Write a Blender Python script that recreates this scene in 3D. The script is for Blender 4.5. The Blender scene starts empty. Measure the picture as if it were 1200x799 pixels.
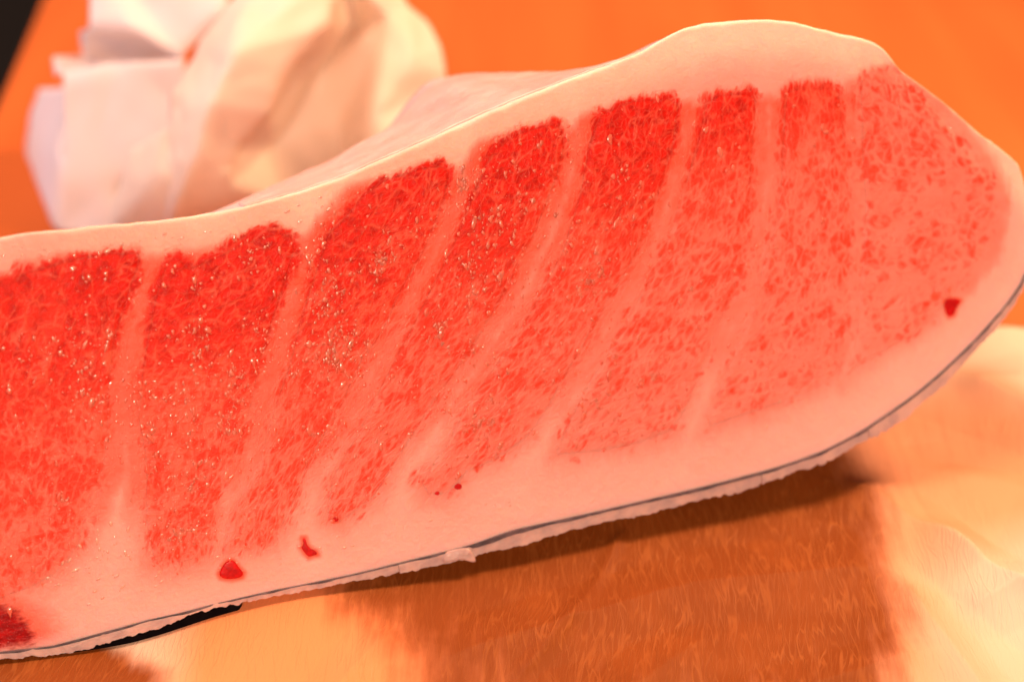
import bpy, bmesh, math, random
import numpy as np
from mathutils import Vector

random.seed(4)
sc = bpy.context.scene
COL = sc.collection

# ------------------------------------------------------------------ camera
cam = bpy.data.cameras.new('camera')
camo = bpy.data.objects.new('camera', cam)
COL.objects.link(camo)
camo.location = (0.0, -0.40957602, 0.34678822)
camo.rotation_euler = (math.radians(55), 0, 0)
cam.lens = 50; cam.sensor_width = 36
cam.clip_start = 0.01; cam.clip_end = 50
cam.dof.use_dof = True
cam.dof.focus_distance = 0.463
cam.dof.aperture_fstop = 4.0
sc.camera = camo

# ------------------------------------------------------------------ world, lamps, exposure
w = bpy.data.worlds.new('World'); sc.world = w; w.use_nodes = True
w.node_tree.nodes['Background'].inputs[0].default_value = (1.0, 0.66, 0.45, 1)
w.node_tree.nodes['Background'].inputs[1].default_value = 0.13
def lamp(name, loc, target, size, power, colour):
    l = bpy.data.lights.new(name, 'AREA'); l.shape = 'DISK'; l.size = size; l.energy = power; l.color = colour
    o = bpy.data.objects.new(name, l); COL.objects.link(o); o.location = loc
    o.rotation_euler = (Vector(target) - Vector(loc)).to_track_quat('-Z', 'Y').to_euler()
    return o
lamp('ceiling_lamp', (0.74, 0.46, 0.82), (0.0, 0.0, 0.03), 0.26, 14, (1.0, 0.58, 0.32))
lamp('overhead_fill', (-0.22, 0.30, 1.05), (-0.05, 0.05, 0.05), 0.5, 12, (1.0, 0.62, 0.42))  # added light to brighten the rim and standing papers, no known source
lamp('front_fill', (0.05, -1.55, 0.93), (0, 0.08, 0.09), 0.34, 28, (1.0, 0.68, 0.49))  # added frontal fill for the cut face, not an actual lamp of the room
lamp('window_light', (-1.3, 0.15, 0.75), (-0.1, 0.15, 0.05), 0.7, 8.5, (0.70, 0.70, 1.0))
sc.view_settings.view_transform = 'Standard'
sc.view_settings.look = 'None'
sc.view_settings.exposure = 0.0
sc.view_settings.gamma = 1.0
sc.view_settings.use_curve_mapping = False

# ------------------------------------------------------------------ measured outlines, millimetres on the cut face
TOP = [[-36.39,128.52],[-16.59,130.22],[-1.37,132.34],[3.69,132.71],[8.74,132.83],[17.53,132.45],[26.44,132.33],[36.65,131.78],[47.02,131.48],[57.52,131.45],[65.52,131.76],[76.36,132.79],[90.17,134.83],[104.23,137.71],[112.84,140.2],[124.39,143.46],[136.07,147.01],[147.84,150.6],[162.67,154.98],[174.59,158.08],[183.6,160.43],[192.64,162.51],[201.74,164.61],[208.48,166.41],[215.67,169.58],[223.47,172.42],[231.13,173.33],[244.87,173.09],[254.08,172.32],[263.31,170.7],[272.5,167.5],[281.81,164.56],[288.72,162.7],[294.32,159.81],[298.28,155.91],[300.9,151.26],[309.65,144.43],[319.13,136.86],[325.47,130.75],[331.88,124.59],[338.4,119.57],[343.32,115.33],[346.26,112.21],[348.03,106.15],[349.0,97.38],[349.67,89.51],[350.07,83.2]]
SKIN = [[-59.22,2.27],[-38.82,2.56],[-23.36,2.22],[-7.29,0.92],[2.95,1.74],[13.84,2.74],[23.48,3.73],[33.64,4.05],[44.24,4.9],[55.44,5.35],[66.76,5.81],[78.14,5.98],[89.64,6.16],[101.34,6.92],[116.1,7.74],[122.07,8.13],[131.67,8.76],[140.24,10.22],[146.39,11.22],[161.68,11.78],[177.16,12.35],[192.88,13.23],[208.77,13.81],[224.9,14.72],[239.63,15.91],[251.25,17.37],[263.01,19.48],[274.98,23.17],[281.9,25.84],[288.86,28.83],[295.87,32.14],[302.93,35.79],[310.04,40.08],[317.21,45.01],[324.39,49.95],[331.65,55.85],[338.94,62.39],[344.47,68.24],[347.91,74.38],[349.13,77.99],[350.03,82.27]]
OUTER = [[-59.72,-0.49],[-39.11,0.89],[-23.74,-0.03],[-8.22,-1.52],[2.36,-1.96],[10.61,-0.72],[19.32,-0.29],[28.51,0.94],[37.08,3.21],[47.41,3.82],[55.19,3.61],[63.64,3.73],[75.01,3.89],[86.45,3.76],[98.04,3.92],[106.78,3.75],[115.66,4.17],[127.56,4.34],[136.62,4.91],[145.71,5.19],[158.05,6.58],[164.3,7.59],[178.33,8.56],[190.82,8.3],[195.59,8.68],[211.59,9.7],[218.03,9.95],[231.0,10.16],[237.61,11.2],[250.98,13.93],[264.37,15.42],[269.49,16.77],[278.15,20.4],[288.51,23.46],[295.49,26.14],[300.84,29.74],[306.2,33.34],[313.32,37.32],[320.58,43.53],[327.83,49.42],[333.26,53.38],[340.58,60.24],[345.06,65.94],[348.54,73.03],[349.78,76.96],[350.69,81.55]]
DROP = [[-45.8,-40.5],[-11.0,-39.0],[33.6,-38.0],[64.5,-33.5],[80.2,-29.5],[96.3,-27.5],[112.8,-26.5],[122.7,-25.0],[136.1,-23.5],[146.1,-17.5],[152.6,-15.5],[162.7,-16.5],[179.4,-22.5],[192.6,-28.0],[203.0,-34.0],[214.1,-37.0],[223.47,-36],[241.82,-44],[269.45,-46],[350.07,-46]]
SEGS = [{"p":[[285.8,148.5],[290.55,151.78],[299.64,151.97],[303.96,148.0],[315.72,135.45],[328.19,118.98],[334.42,108.47],[335.56,97.57],[330.23,81.22],[321.46,71.52],[309.56,60.71],[302.45,55.49],[290.4,51.99],[280.03,47.33],[271.44,43.67],[277.43,57.73],[280.69,75.79],[283.06,90.75],[284.75,105.66],[284.91,126.55]],"l":[0.52,0.46,0.43,0.4,0.32]},{"p":[[257.72,147.8],[263.17,148.93],[274.22,148.01],[278.87,146.05],[279.86,133.05],[281.06,118.1],[280.12,100.23],[277.64,79.3],[277.87,63.87],[274.1,48.26],[263.03,41.88],[249.68,39.04],[233.26,36.75],[218.3,34.28],[226.99,53.2],[235.22,67.19],[242.4,84.3],[249.54,101.29],[253.24,115.64],[255.59,132.96]],"l":[0.78,0.55,0.47,0.43,0.36]},{"p":[[228.45,147.04],[233.63,149.89],[244.42,149.55],[248.57,147.08],[246.55,134.02],[243.3,113.95],[242.0,102.29],[237.62,87.97],[230.08,74.02],[222.51,60.01],[213.33,42.51],[207.68,36.07],[194.85,33.31],[179.28,32.91],[162.89,34.21],[168.85,44.4],[175.43,54.76],[186.32,68.6],[198.64,84.6],[209.42,100.77],[215.65,114.57],[223.31,131.0]],"l":[0.92,0.64,0.52,0.46,0.38]},{"p":[[188.91,143.62],[191.78,148.35],[203.42,151.54],[216.92,150.89],[220.59,147.92],[217.52,134.57],[208.1,112.63],[198.58,96.39],[188.11,83.17],[174.03,64.55],[164.43,51.15],[155.89,42.06],[144.76,36.44],[134.03,33.8],[125.84,27.13],[118.65,28.43],[116.4,33.91],[126.6,45.53],[136.39,58.7],[151.2,74.58],[163.56,89.67],[174.2,105.56],[181.29,121.85],[185.41,135.56]],"l":[1,0.78,0.6,0.51,0.41]},{"p":[[150.75,136.39],[154.79,141.48],[164.54,145.89],[174.87,147.21],[179.58,144.7],[179.42,137.69],[175.75,128.24],[167.23,112.25],[156.63,96.46],[148.97,86.0],[138.67,73.01],[126.07,60.38],[113.41,44.83],[101.48,30.61],[89.13,23.94],[83.75,26.42],[87.35,40.52],[99.06,56.06],[111.39,74.35],[120.46,87.35],[129.22,100.35],[137.97,113.32],[144.99,126.48]],"l":[1,0.82,0.63,0.54,0.43]},{"p":[[102.55,125.01],[110.42,132.26],[117.86,136.01],[129.34,138.18],[137.27,138.31],[140.06,135.48],[137.49,126.04],[129.75,111.61],[119.9,98.84],[112.0,85.75],[102.77,75.71],[94.82,62.57],[81.86,45.87],[74.69,32.5],[65.96,20.25],[54.76,20.01],[47.82,19.86],[53.59,34.88],[64.64,50.31],[71.87,66.33],[78.41,79.52],[84.75,95.48],[91.68,109.85],[97.05,121.04]],"l":[1,0.84,0.67,0.57,0.46]},{"p":[[44.08,115.69],[46.75,119.39],[50.56,120.22],[53.11,116.06],[62.27,118.61],[70.77,121.82],[81.82,123.62],[86.98,121.56],[87.03,116.04],[82.31,105.61],[76.84,93.85],[71.34,82.04],[67.42,69.91],[61.87,57.97],[53.96,44.96],[49.96,32.63],[45.53,21.18],[36.84,19.91],[27.15,22.35],[26.69,36.91],[29.69,56.36],[29.23,70.53],[33.3,86.58],[39.29,104.93]],"l":[1,0.84,0.68,0.6,0.5]},{"p":[[-38.6,116.32],[-18.83,117.4],[-1.14,118.84],[3.07,121.43],[12.15,122.83],[19.97,123.88],[30.28,124.07],[39.46,123.09],[39.48,119.85],[35.7,112.26],[31.44,103.35],[27.63,95.72],[24.67,85.17],[21.59,69.0],[18.63,56.86],[12.04,45.29],[6.49,32.06],[-1.35,24.37],[-9.8,20.84],[-20.58,18.67],[-55.76,21.44]],"l":[1,0.84,0.68,0.6,0.52]}]
SEPTA = [[[-45.24,158.31],[-74.17,2.6]],[[9.34,151.58],[-1.14,118.84],[-12.39,74.67],[-21.75,34.56],[-30.1,-6.83]],[[49.33,146.66],[40.3,118.38],[31.89,97.82],[26.8,82.06],[22.44,57.61],[15.06,27.56],[7.04,-14.78]],[[105.23,145.22],[91.19,122.38],[86.8,106.37],[78.6,90.78],[71.43,74.95],[66.23,61.54],[55.48,40.34],[44.08,13.22],[36.25,-21.03]],[[157.62,161.04],[144.56,134.92],[138.68,121.68],[127.88,103.38],[119.13,90.4],[107.21,75.01],[98.42,61.97],[83.87,44.06],[70.15,20.06],[51.21,-24.23]],[[190.33,168.57],[182.78,144.33],[178.81,126.44],[170.41,108.95],[159.21,93.2],[149.76,80.06],[137.82,65.82],[123.01,52.06],[104.49,31.56],[90.96,16.13],[67.8,-27.78]],[[229.32,170.15],[222.8,145.4],[219.67,131.44],[211.73,112.16],[203.55,97.17],[192.92,82.47],[179.72,66.64],[169.2,53.37],[155.23,36.14],[144.18,18.36],[122.34,-39.45]],[[258.79,172.85],[252.7,147.78],[250.43,127.73],[247.19,107.54],[242.83,93.24],[236.24,79.15],[227.47,62.29],[216.19,42.66],[203.01,20.15],[176.98,-51.14]],[[280.66,170.7],[282.18,147.43],[282.54,129.79],[282.37,108.97],[281.22,87.96],[278.95,69.89],[275.46,48.67],[269.81,21.18],[254.77,-67.78]],[[316.91,155.44],[344.79,110.25],[343.27,79.43],[328.21,56.36],[309.85,36.91],[288.99,-75.1]],[[420.07,144.73],[414.25,-101.9]]]
PA = {"a0":[-204.2,262.0,112.0],"a1":[-198.8,222.0,83.9],"a2":[-176.3,214.0,86.0],"a3":[-151.0,205.0,75.5],"a4":[-121.1,250.0,116.2],"a5":[-130.8,214.0,92.7],"b1":[-209.4,243.0,73.9],"b2":[-212.7,250.0,57.5],"b3":[-197.0,248.0,54.7],"b4":[-158.6,225.0,64.9],"t0":[-220.1,226.0,68.0],"t1":[-210.0,238.0,63.2],"t2":[-216.7,216.0,61.1],"f0":[-211.7,210.0,66.4],"f1":[-185.6,210.0,71.6],"f2":[-150.5,204.0,75.5],"f3":[-149.2,195.0,54.3],"f4":[-160.0,188.0,38.0],"f5":[-189.5,183.0,18.9],"f6":[-213.1,190.0,30.2],"g0":[-211.0,224.0,53.9],"g1":[-244.8,268.0,32.6],"g2":[-257.4,262.0,-1.8],"g3":[-218.5,174.5,1.0],"g4":[-180.5,164.3,1.0],"g5":[-164.0,190.0,11.8],"g6":[-149.1,168.2,1.0]}
PAF = [["a0","a1","a2"],["a0","a2","a3"],["a0","a3","a5"],["a0","a5","a4"],["a1","b1","b2"],["a1","b2","b3","a2"],["a2","b3","b4","a3"],["t0","t2","f0"],["t0","f0","b2","t1"],["b2","f0","f1","b3"],["b3","f1","f2","b4"],["f0","f6","f1"],["f1","f6","f5"],["f1","f5","f4"],["f1","f4","f3"],["f1","f3","f2"],["g1","g2","g0"],["g0","g2","f6"],["f6","g2","g3"],["f6","g3","f5"],["f5","g3","g4"],["f5","g4","g5"],["f5","g5","f4"],["g5","g4","g6"]]
PB = {"w0":[-192.5,174.5,1.0],"w1":[-177.0,180.0,40.8],"w2":[-153.1,168.0,59.8],"w3":[-151.3,176.0,72.7],"w4":[-139.8,192.0,90.3],"w5":[-117.2,222.0,114.1],"w6":[-81.7,214.0,117.0],"w7":[-82.8,186.0,99.3],"w8":[-100.0,168.0,87.0],"w9":[-108.7,162.0,70.3],"w10":[-123.4,160.0,53.7],"w11":[-127.6,156.0,37.4],"w12":[-132.8,172.2,1.0],"m1":[-118.2,158.0,100.2],"m2":[-128.7,148.0,81.1],"m3":[-137.1,146.0,57.6],"m4":[-164.4,164.3,1.0],"m5":[-165.1,162.0,34.1],"m6":[-151.5,158.0,42.8],"c0":[-108.1,175.0,17.9],"c1":[-115.4,212.0,27.9],"c2":[-96.0,240.0,51.0],"c3":[-75.4,252.0,74.5],"c4":[-84.1,225.0,30.6],"c5":[-79.5,190.0,18.8],"r0":[-58.3,226.0,86.9],"r1":[-79.8,236.0,108.9],"r2":[-52.9,240.0,91.5],"r3":[-40.9,236.0,80.3],"r4":[-34.3,228.0,71.9],"r5":[-31.3,216.0,59.8],"r6":[-27.4,175.0,42.5],"r7":[-64.3,188.0,53.4],"r8":[-62.3,160.0,28.6],"r9":[-45.7,208.0,74.2],"k0":[-124.6,260.0,95.8],"k1":[-83.7,265.0,93.9]}
PBF = [["w0","w1","m5"],["w1","w2","m6","m5"],["w0","m5","m4"],["m5","m6","m4"],["m6","m3","m4"],["w2","m3","m6"],["w2","w3","m2"],["w2","m2","m3"],["w3","w4","m1","m2"],["w4","w5","m1"],["w5","w6","m1"],["w6","w7","m1"],["m1","w7","w8"],["m1","w8","m2"],["m2","w8","w9"],["m2","w9","w10"],["m2","w10","m3"],["m3","w10","w11"],["m3","w11","m4"],["m4","w11","w12"],["w12","w11","c1","c0"],["w11","w10","c1"],["w10","w9","c1"],["w9","w8","c2","c1"],["w8","w7","c3","c2"],["w7","w6","r1","c3"],["c1","c2","c4"],["c0","c1","c4","c5"],["c2","c3","r0","c4"],["c3","r1","r0"],["c4","r0","r7"],["c5","c4","r7","r8"],["r0","r1","r2"],["r0","r2","r9"],["r2","r3","r9"],["r3","r4","r9"],["r4","r5","r9"],["r0","r9","r7"],["r9","r5","r7"],["r7","r5","r6"],["r7","r6","r8"]]
P0 = [-140.18,-90.38,4.0]
MARKS = {"clot":[[47.37,14.94],[48.83,17.32],[50.73,19.01],[52.93,18.89],[54.18,15.99],[55.52,13.66],[54.77,12.32],[51.12,12.14],[47.97,13.35]],"squig":[[75.78,21.96],[76.88,21.76],[76.88,19.68],[77.79,18.02],[79.61,16.78],[80.24,15.17],[78.54,15.19],[77.07,14.88],[75.89,16.59],[74.79,18.88],[76.01,19.54]],"rclot":[[313.37,67.36],[316.13,67.9],[319.84,67.05],[320.83,66.28],[318.63,63.77],[317.45,61.12],[315.37,60.79],[314.13,62.86]],"rdot":[[308.74,69.59],[310.16,70.64],[311.43,69.21],[311.01,67.71],[309.3,67.64]],"d1":[[86.65,26.77],[87.92,27.73],[88.91,26.66],[88.16,25.31],[86.77,25.56]],"d2":[[121.09,29.19],[122.38,30.16],[123.43,29.07],[122.42,28.05]],"d3":[[128.0,30.36],[129.62,31.57],[131.26,30.38],[130.79,28.96],[129.02,28.97]],"d4":[[250.93,149.12],[252.88,150.06],[254.99,148.97],[253.61,147.39],[251.46,147.92]],"gap":[[-8.08,-0.67],[-6.19,-0.48],[2.49,-1.1],[10.7,-0.15],[19.39,0.14],[28.55,1.23],[37.19,3.93],[47.48,4.25],[53.56,3.94],[52.77,2.3],[43.43,-0.6],[36.29,-2.13],[29.14,-3.94],[21.27,-5.29],[11.8,-5.1],[2.04,-3.95],[-6.47,-2.18]],"flap":[[122.1,8.43],[126.6,8.8],[131.05,8.57],[132.45,5.25],[133.02,2.37],[130.45,3.48],[127.63,4.94],[124.65,4.89],[120.15,4.53]],"bloodpool":[[-54.28,29.58],[-20.44,19.5],[-15.88,15.72],[-12.83,10.49],[-11.07,5.2],[-12.86,2.37],[-23.36,2.22],[-59.22,2.27]],"pale":[[23.09,44.72]]}
FLAPCUTS = [55.19,106.25,131.8,238.6,263.71,280.91]

MM = 0.001
EL, YAW = math.radians(25), math.radians(15)
vS = np.array([math.cos(YAW), math.sin(YAW), 0.0])
vB = np.array([-math.sin(YAW), math.cos(YAW), 0.0])
vZ = np.array([0, 0, 1.0])
vT = vB * math.sin(EL) + vZ * math.cos(EL)
vN = np.cross(vS, vT)                                   # out of the cut face, towards the front
ORG = np.array(P0)

# ------------------------------------------------------------------ helpers
def hash3(ix, iy, seed):
    h = (ix.astype(np.int64) * 374761393 + iy.astype(np.int64) * 668265263 + seed * 1442695041) & 0x7fffffff
    h = ((h ^ (h >> 13)) * 1274126177) & 0x7fffffff
    h = (h ^ (h >> 16)) & 0xffff
    return h / 65535.0
def vnoise(x, y, seed=0):
    x = np.asarray(x, float); y = np.asarray(y, float)
    ix = np.floor(x); iy = np.floor(y); fx = x - ix; fy = y - iy
    fx = fx * fx * fx * (fx * (fx * 6 - 15) + 10); fy = fy * fy * fy * (fy * (fy * 6 - 15) + 10)
    a = hash3(ix, iy, seed); b = hash3(ix + 1, iy, seed); c = hash3(ix, iy + 1, seed); d = hash3(ix + 1, iy + 1, seed)
    return (a * (1 - fx) + b * fx) * (1 - fy) + (c * (1 - fx) + d * fx) * fy
def fbm(x, y, seed=0, octv=3):
    s = 0; a = 0.5
    for k in range(octv):
        s = s + a * (vnoise(x * 2**k, y * 2**k, seed + 17 * k) - 0.5); a *= 0.5
    return s
def sstep(a, b, x):
    t = np.clip((x - a) / (b - a), 0, 1); return t * t * (3 - 2 * t)
def polysd(px, py, poly):
    """signed distance, positive inside"""
    P = np.array(poly); best = np.full(np.shape(px), 1e9); ins = np.zeros(np.shape(px), bool)
    for k in range(len(P)):
        a = P[k]; b = P[(k + 1) % len(P)]; e = b - a
        t = np.clip(((px - a[0]) * e[0] + (py - a[1]) * e[1]) / (e @ e + 1e-12), 0, 1)
        dx = px - a[0] - t * e[0]; dy = py - a[1] - t * e[1]
        best = np.minimum(best, dx * dx + dy * dy)
        c = ((a[1] > py) != (b[1] > py))
        with np.errstate(divide='ignore', invalid='ignore'):
            xi = a[0] + (py - a[1]) * (b[0] - a[0]) / (b[1] - a[1] if b[1] != a[1] else 1e-12)
        ins ^= c & (px < xi)
    d = np.sqrt(best); return np.where(ins, d, -d)
def smooth_curve(pts, n, keep_end=False):
    """resample a polyline at n columns of s with light smoothing"""
    P = np.array(pts); return P
def obj(name, me, mat, parent=None):
    o = bpy.data.objects.new(name, me); COL.objects.link(o)
    if mat: me.materials.append(mat)
    if parent: o.parent = parent
    return o
def mesh(name, V, F, smooth=True):
    me = bpy.data.meshes.new(name)
    me.from_pydata([tuple(v) for v in np.asarray(V)], [], [tuple(f) for f in F]); me.update()
    if smooth: me.polygons.foreach_set('use_smooth', [True] * len(me.polygons))
    return me
def attr(me, name, vals):
    a = me.attributes.new(name, 'FLOAT', 'POINT'); a.data.foreach_set('value', np.asarray(vals, np.float32).ravel())
def vattr(me, name, vals):
    a = me.attributes.new(name, 'FLOAT_VECTOR', 'POINT'); a.data.foreach_set('vector', np.asarray(vals, np.float32).ravel())
def tag(o, label=None, cat=None, group=None, kind=None):
    for k, v in (('label', label), ('category', cat), ('group', group), ('kind', kind)):
        if v: o[k] = v
    return o
def quads(nu, nv, off=0, closed_v=False):
    F = []
    for i in range(nu - 1):
        for j in range(nv if closed_v else nv - 1):
            j2 = (j + 1) % nv
            F.append((off + i * nv + j, off + (i + 1) * nv + j, off + (i + 1) * nv + j2, off + i * nv + j2))
    return F

# ------------------------------------------------------------------ node helpers
class NT:
    def __init__(self, name):
        self.m = bpy.data.materials.new(name); self.m.use_nodes = True
        self.t = self.m.node_tree; self.b = self.t.nodes['Principled BSDF']; self.out = self.t.nodes['Material Output']
    def n(self, typ, **kw):
        x = self.t.nodes.new(typ)
        for k, v in kw.items():
            if k.startswith('_'): setattr(x, k[1:], v)
        return x
    def l(self, a, b): self.t.links.new(a, b)
    def put(self, sock, v):
        if hasattr(v, 'is_output') or hasattr(v, 'links'): self.l(v, sock)
        else: sock.default_value = v
    def attr(self, name, out='Fac'):
        x = self.n('ShaderNodeAttribute', _attribute_name=name); return x.outputs[out]
    def math(self, op, a, b=0.0, c=0.0, clamp=False):
        x = self.n('ShaderNodeMath', _operation=op, _use_clamp=clamp)
        for i, v in enumerate((a, b, c)): self.put(x.inputs[i], v)
        return x.outputs[0]
    def step(self, x_, a, b):
        x = self.n('ShaderNodeMapRange', _interpolation_type='SMOOTHSTEP')
        self.put(x.inputs[0], x_); self.put(x.inputs[1], a); self.put(x.inputs[2], b)
        x.inputs[3].default_value = 0; x.inputs[4].default_value = 1
        return x.outputs[0]
    def mix(self, f, a, b):
        x = self.n('ShaderNodeMix', _data_type='RGBA')
        self.put(x.inputs[0], f)
        self.put(x.inputs[6], a if hasattr(a, 'links') else (*a, 1)); self.put(x.inputs[7], b if hasattr(b, 'links') else (*b, 1))
        return x.outputs[2]
    def noise(self, vec, scale, detail=2, rough=0.5, out=0, dims='3D'):
        x = self.n('ShaderNodeTexNoise', _noise_dimensions=dims)
        if vec is not None: self.l(vec, x.inputs['Vector'])
        x.inputs['Scale'].default_value = scale; x.inputs['Detail'].default_value = detail; x.inputs['Roughness'].default_value = rough
        return x.outputs[out]
    def vmul(self, vec, s):
        x = self.n('ShaderNodeVectorMath', _operation='MULTIPLY'); self.l(vec, x.inputs[0]); x.inputs[1].default_value = s; return x.outputs[0]
    def vadd(self, a, b):
        x = self.n('ShaderNodeVectorMath', _operation='ADD'); self.l(a, x.inputs[0]); self.put(x.inputs[1], b); return x.outputs[0]
    def coord(self, what='Object'):
        return self.n('ShaderNodeTexCoord').outputs[what]
    def bump(self, h, strength, dist, normal=None):
        x = self.n('ShaderNodeBump'); self.l(h, x.inputs['Height']); x.inputs['Strength'].default_value = strength; x.inputs['Distance'].default_value = dist
        if normal is not None: self.l(normal, x.inputs['Normal'])
        return x.outputs[0]
    def set(self, **kw):
        names = dict(color='Base Color', rough='Roughness', spec='Specular IOR Level', coat='Coat Weight', coatr='Coat Roughness', sss='Subsurface Weight',
                     sssr='Subsurface Radius', ssss='Subsurface Scale', normal='Normal', coatn='Coat Normal', trans='Transmission Weight', ior='IOR', sheen='Sheen Weight', metal='Metallic')
        for k, v in kw.items():
            s = self.b.inputs[names[k]]
            if k == 'color' and isinstance(v, tuple): v = (*v, 1)
            self.put(s, v)
        return self

FAT = (0.88, 0.475, 0.425); PINK = (0.84, 0.122, 0.068); RED = (0.74, 0.012, 0.004); DEEP = (0.50, 0.006, 0.002)

def flesh_material(name, sss_scale):
    q = NT(name)
    lean = q.attr('lean'); stain = q.attr('stain'); blood = q.attr('blood'); memb = q.attr('membrane')
    fl = q.attr('flow', 'Vector')                                   # millimetres across / along the muscle fibres
    warp = q.noise(q.vmul(fl, (0.13, 0.05, 0)), 1.0, 2, 0.5, out=1)
    wv = q.vmul(q.vadd(warp, (-0.5, -0.5, -0.5)), (3.0, 5.5, 0.0))
    warp2 = q.noise(q.vmul(fl, (0.45, 0.13, 0)), 1.0, 2, 0.5, out=1)
    wv = q.vadd(wv, q.vmul(q.vadd(warp2, (-0.5, -0.5, -0.5)), (1.1, 2.4, 0.0)))
    fw = q.vadd(fl, wv)
    c1v = q.vmul(fw, (0.42, 0.135, 0.0))
    def voro(vec, feat):
        x = q.n('ShaderNodeTexVoronoi', _voronoi_dimensions='2D', _feature=feat); q.l(vec, x.inputs['Vector']); x.inputs['Scale'].default_value = 1.0
        return x
    e1 = voro(c1v, 'DISTANCE_TO_EDGE').outputs['Distance']
    r1 = q.n('ShaderNodeSeparateColor'); q.l(voro(c1v, 'F1').outputs['Color'], r1.inputs[0]); rnd1 = r1.outputs[0]
    c2v = q.vmul(fw, (1.0, 0.34, 0.0))
    e2 = voro(c2v, 'DISTANCE_TO_EDGE').outputs['Distance']
    r2 = q.n('ShaderNodeSeparateColor'); q.l(voro(c2v, 'F1').outputs['Color'], r2.inputs[0]); rnd2 = r2.outputs[1]
    lean0 = lean
    streak = q.noise(q.vmul(fw, (0.15, 0.020, 0)), 1.0, 2, 0.55)
    lean = q.math('SUBTRACT', lean, q.math('MULTIPLY', q.step(streak, 0.50, 0.66), 0.16))
    na = q.noise(q.vmul(fw, (0.46, 0.135, 0)), 1.0, 3, 0.55)
    nb_ = q.noise(q.vmul(fw, (1.15, 0.30, 0)), 1.0, 3, 0.6)
    ng = q.noise(q.vmul(fl, (0.09, 0.045, 0)), 1.0, 2, 0.5)
    c3v = q.vmul(fw, (0.70, 0.20, 0.0))
    e3 = voro(c3v, 'DISTANCE_TO_EDGE').outputs['Distance']
    r3 = q.n('ShaderNodeSeparateColor'); q.l(voro(c3v, 'F1').outputs['Color'], r3.inputs[0])
    cell = q.math('ADD', q.math('MULTIPLY', q.step(e3, 0.0, 0.30), 0.62), q.math('MULTIPLY', r3.outputs[0], 0.36))
    fld = q.math('ADD', q.math('MULTIPLY', na, 0.45), q.math('MULTIPLY', nb_, 0.38))
    fld = q.math('ADD', fld, q.math('MULTIPLY', cell, 0.17))
    fld = q.math('ADD', fld, q.math('MULTIPLY', q.math('SUBTRACT', rnd1, 0.5), 0.10))
    fld = q.math('ADD', fld, q.math('MULTIPLY', q.math('SUBTRACT', ng, 0.5), 0.16))
    thr = q.math('SUBTRACT', 0.690, q.math('MULTIPLY', lean, 0.37))
    f = q.step(q.math('SUBTRACT', fld, thr), -0.09, 0.13)
    inv = q.math('SUBTRACT', 1.05, lean)
    v1 = q.step(e1, 0.0, 0.14)
    v2 = q.step(e2, -0.04, 0.20)
    vmod = q.math('MULTIPLY', q.step(q.noise(q.vmul(fl, (0.25, 0.14, 0)), 1.0, 2, 0.6), 0.38, 0.62), 0.62)
    v1 = q.math('SUBTRACT', 1.0, q.math('MULTIPLY', q.math('SUBTRACT', 1.0, v1), vmod))
    vein = q.math('MULTIPLY', v1, q.math('ADD', 0.78, q.math('MULTIPLY', v2, 0.22)))
    red = q.math('MULTIPLY', f, vein, clamp=True)
    red = q.math('MULTIPLY', red, q.step(lean0, 0.0, 0.16))
    # ground colour: white fat stained pink near the muscle
    mott = q.noise(q.vmul(fl, (0.25, 0.12, 0)), 1.0, 3, 0.6)
    st2 = q.math('ADD', stain, q.math('MULTIPLY', q.math('SUBTRACT', mott, 0.5), q.math('MULTIPLY', stain, 0.5)), clamp=True)
    ground = q.mix(q.attr('rim'), FAT, (0.90, 0.70, 0.58)); ground = q.mix(st2, ground, PINK)
    ground = q.mix(memb, ground, (0.80, 0.45, 0.44))
    redc = q.mix(q.step(q.noise(q.vmul(fw, (0.5, 0.22, 0)), 1.0, 2, 0.6), 0.42, 0.72), RED, DEEP)
    dk = q.math('MULTIPLY', q.math('SUBTRACT', red, 0.0), 1.0)
    col = q.mix(dk, ground, q.mix(q.step(lean, 0.42, 0.95), (0.85, 0.070, 0.034), redc))
    # blood stain in the corner
    bn = q.noise(q.vmul(fl, (0.5, 0.5, 0)), 1.0, 4, 0.65)
    bm = q.step(q.math('ADD', blood, q.math('MULTIPLY', q.math('SUBTRACT', bn, 0.5), 0.8)), 0.25, 0.75)
    col = q.mix(bm, col, q.mix(q.step(bn, 0.35, 0.6), (0.50, 0.004, 0.005), (0.30, 0.002, 0.003)))
    # wet relief
    h = q.math('ADD', q.math('MULTIPLY', v2, 0.35), q.math('MULTIPLY', v1, 0.5))
    h = q.math('MULTIPLY', q.math('SUBTRACT', 1.0, q.math('MULTIPLY', h, 1.0)), q.step(lean, 0.0, 0.3))
    ob = q.coord()
    n1 = q.noise(ob, 900, 2, 0.6); n2 = q.noise(ob, 260, 2, 0.5)
    hh = q.math('ADD', q.math('MULTIPLY', h, 0.8), q.math('ADD', q.math('MULTIPLY', n1, 0.45), q.math('MULTIPLY', n2, 0.9)))
    nb = q.bump(hh, 0.55, 0.0006)
    n3 = q.noise(ob, 520, 3, 0.6)
    nc = q.bump(q.math('ADD', hh, q.math('MULTIPLY', n3, 1.5)), 0.8, 0.0007)
    q.set(color=col, rough=0.5, spec=0.10, coat=0.14, coatr=0.12, normal=nb, coatn=nc, sss=0.75, sssr=(1.0, 0.32, 0.18), ssss=sss_scale)
    return q.m

M_FLESH = flesh_material('flesh_block_fat', 0.0026)
M_MUSCLE = flesh_material('marbled_muscle', 0.0020)

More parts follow.
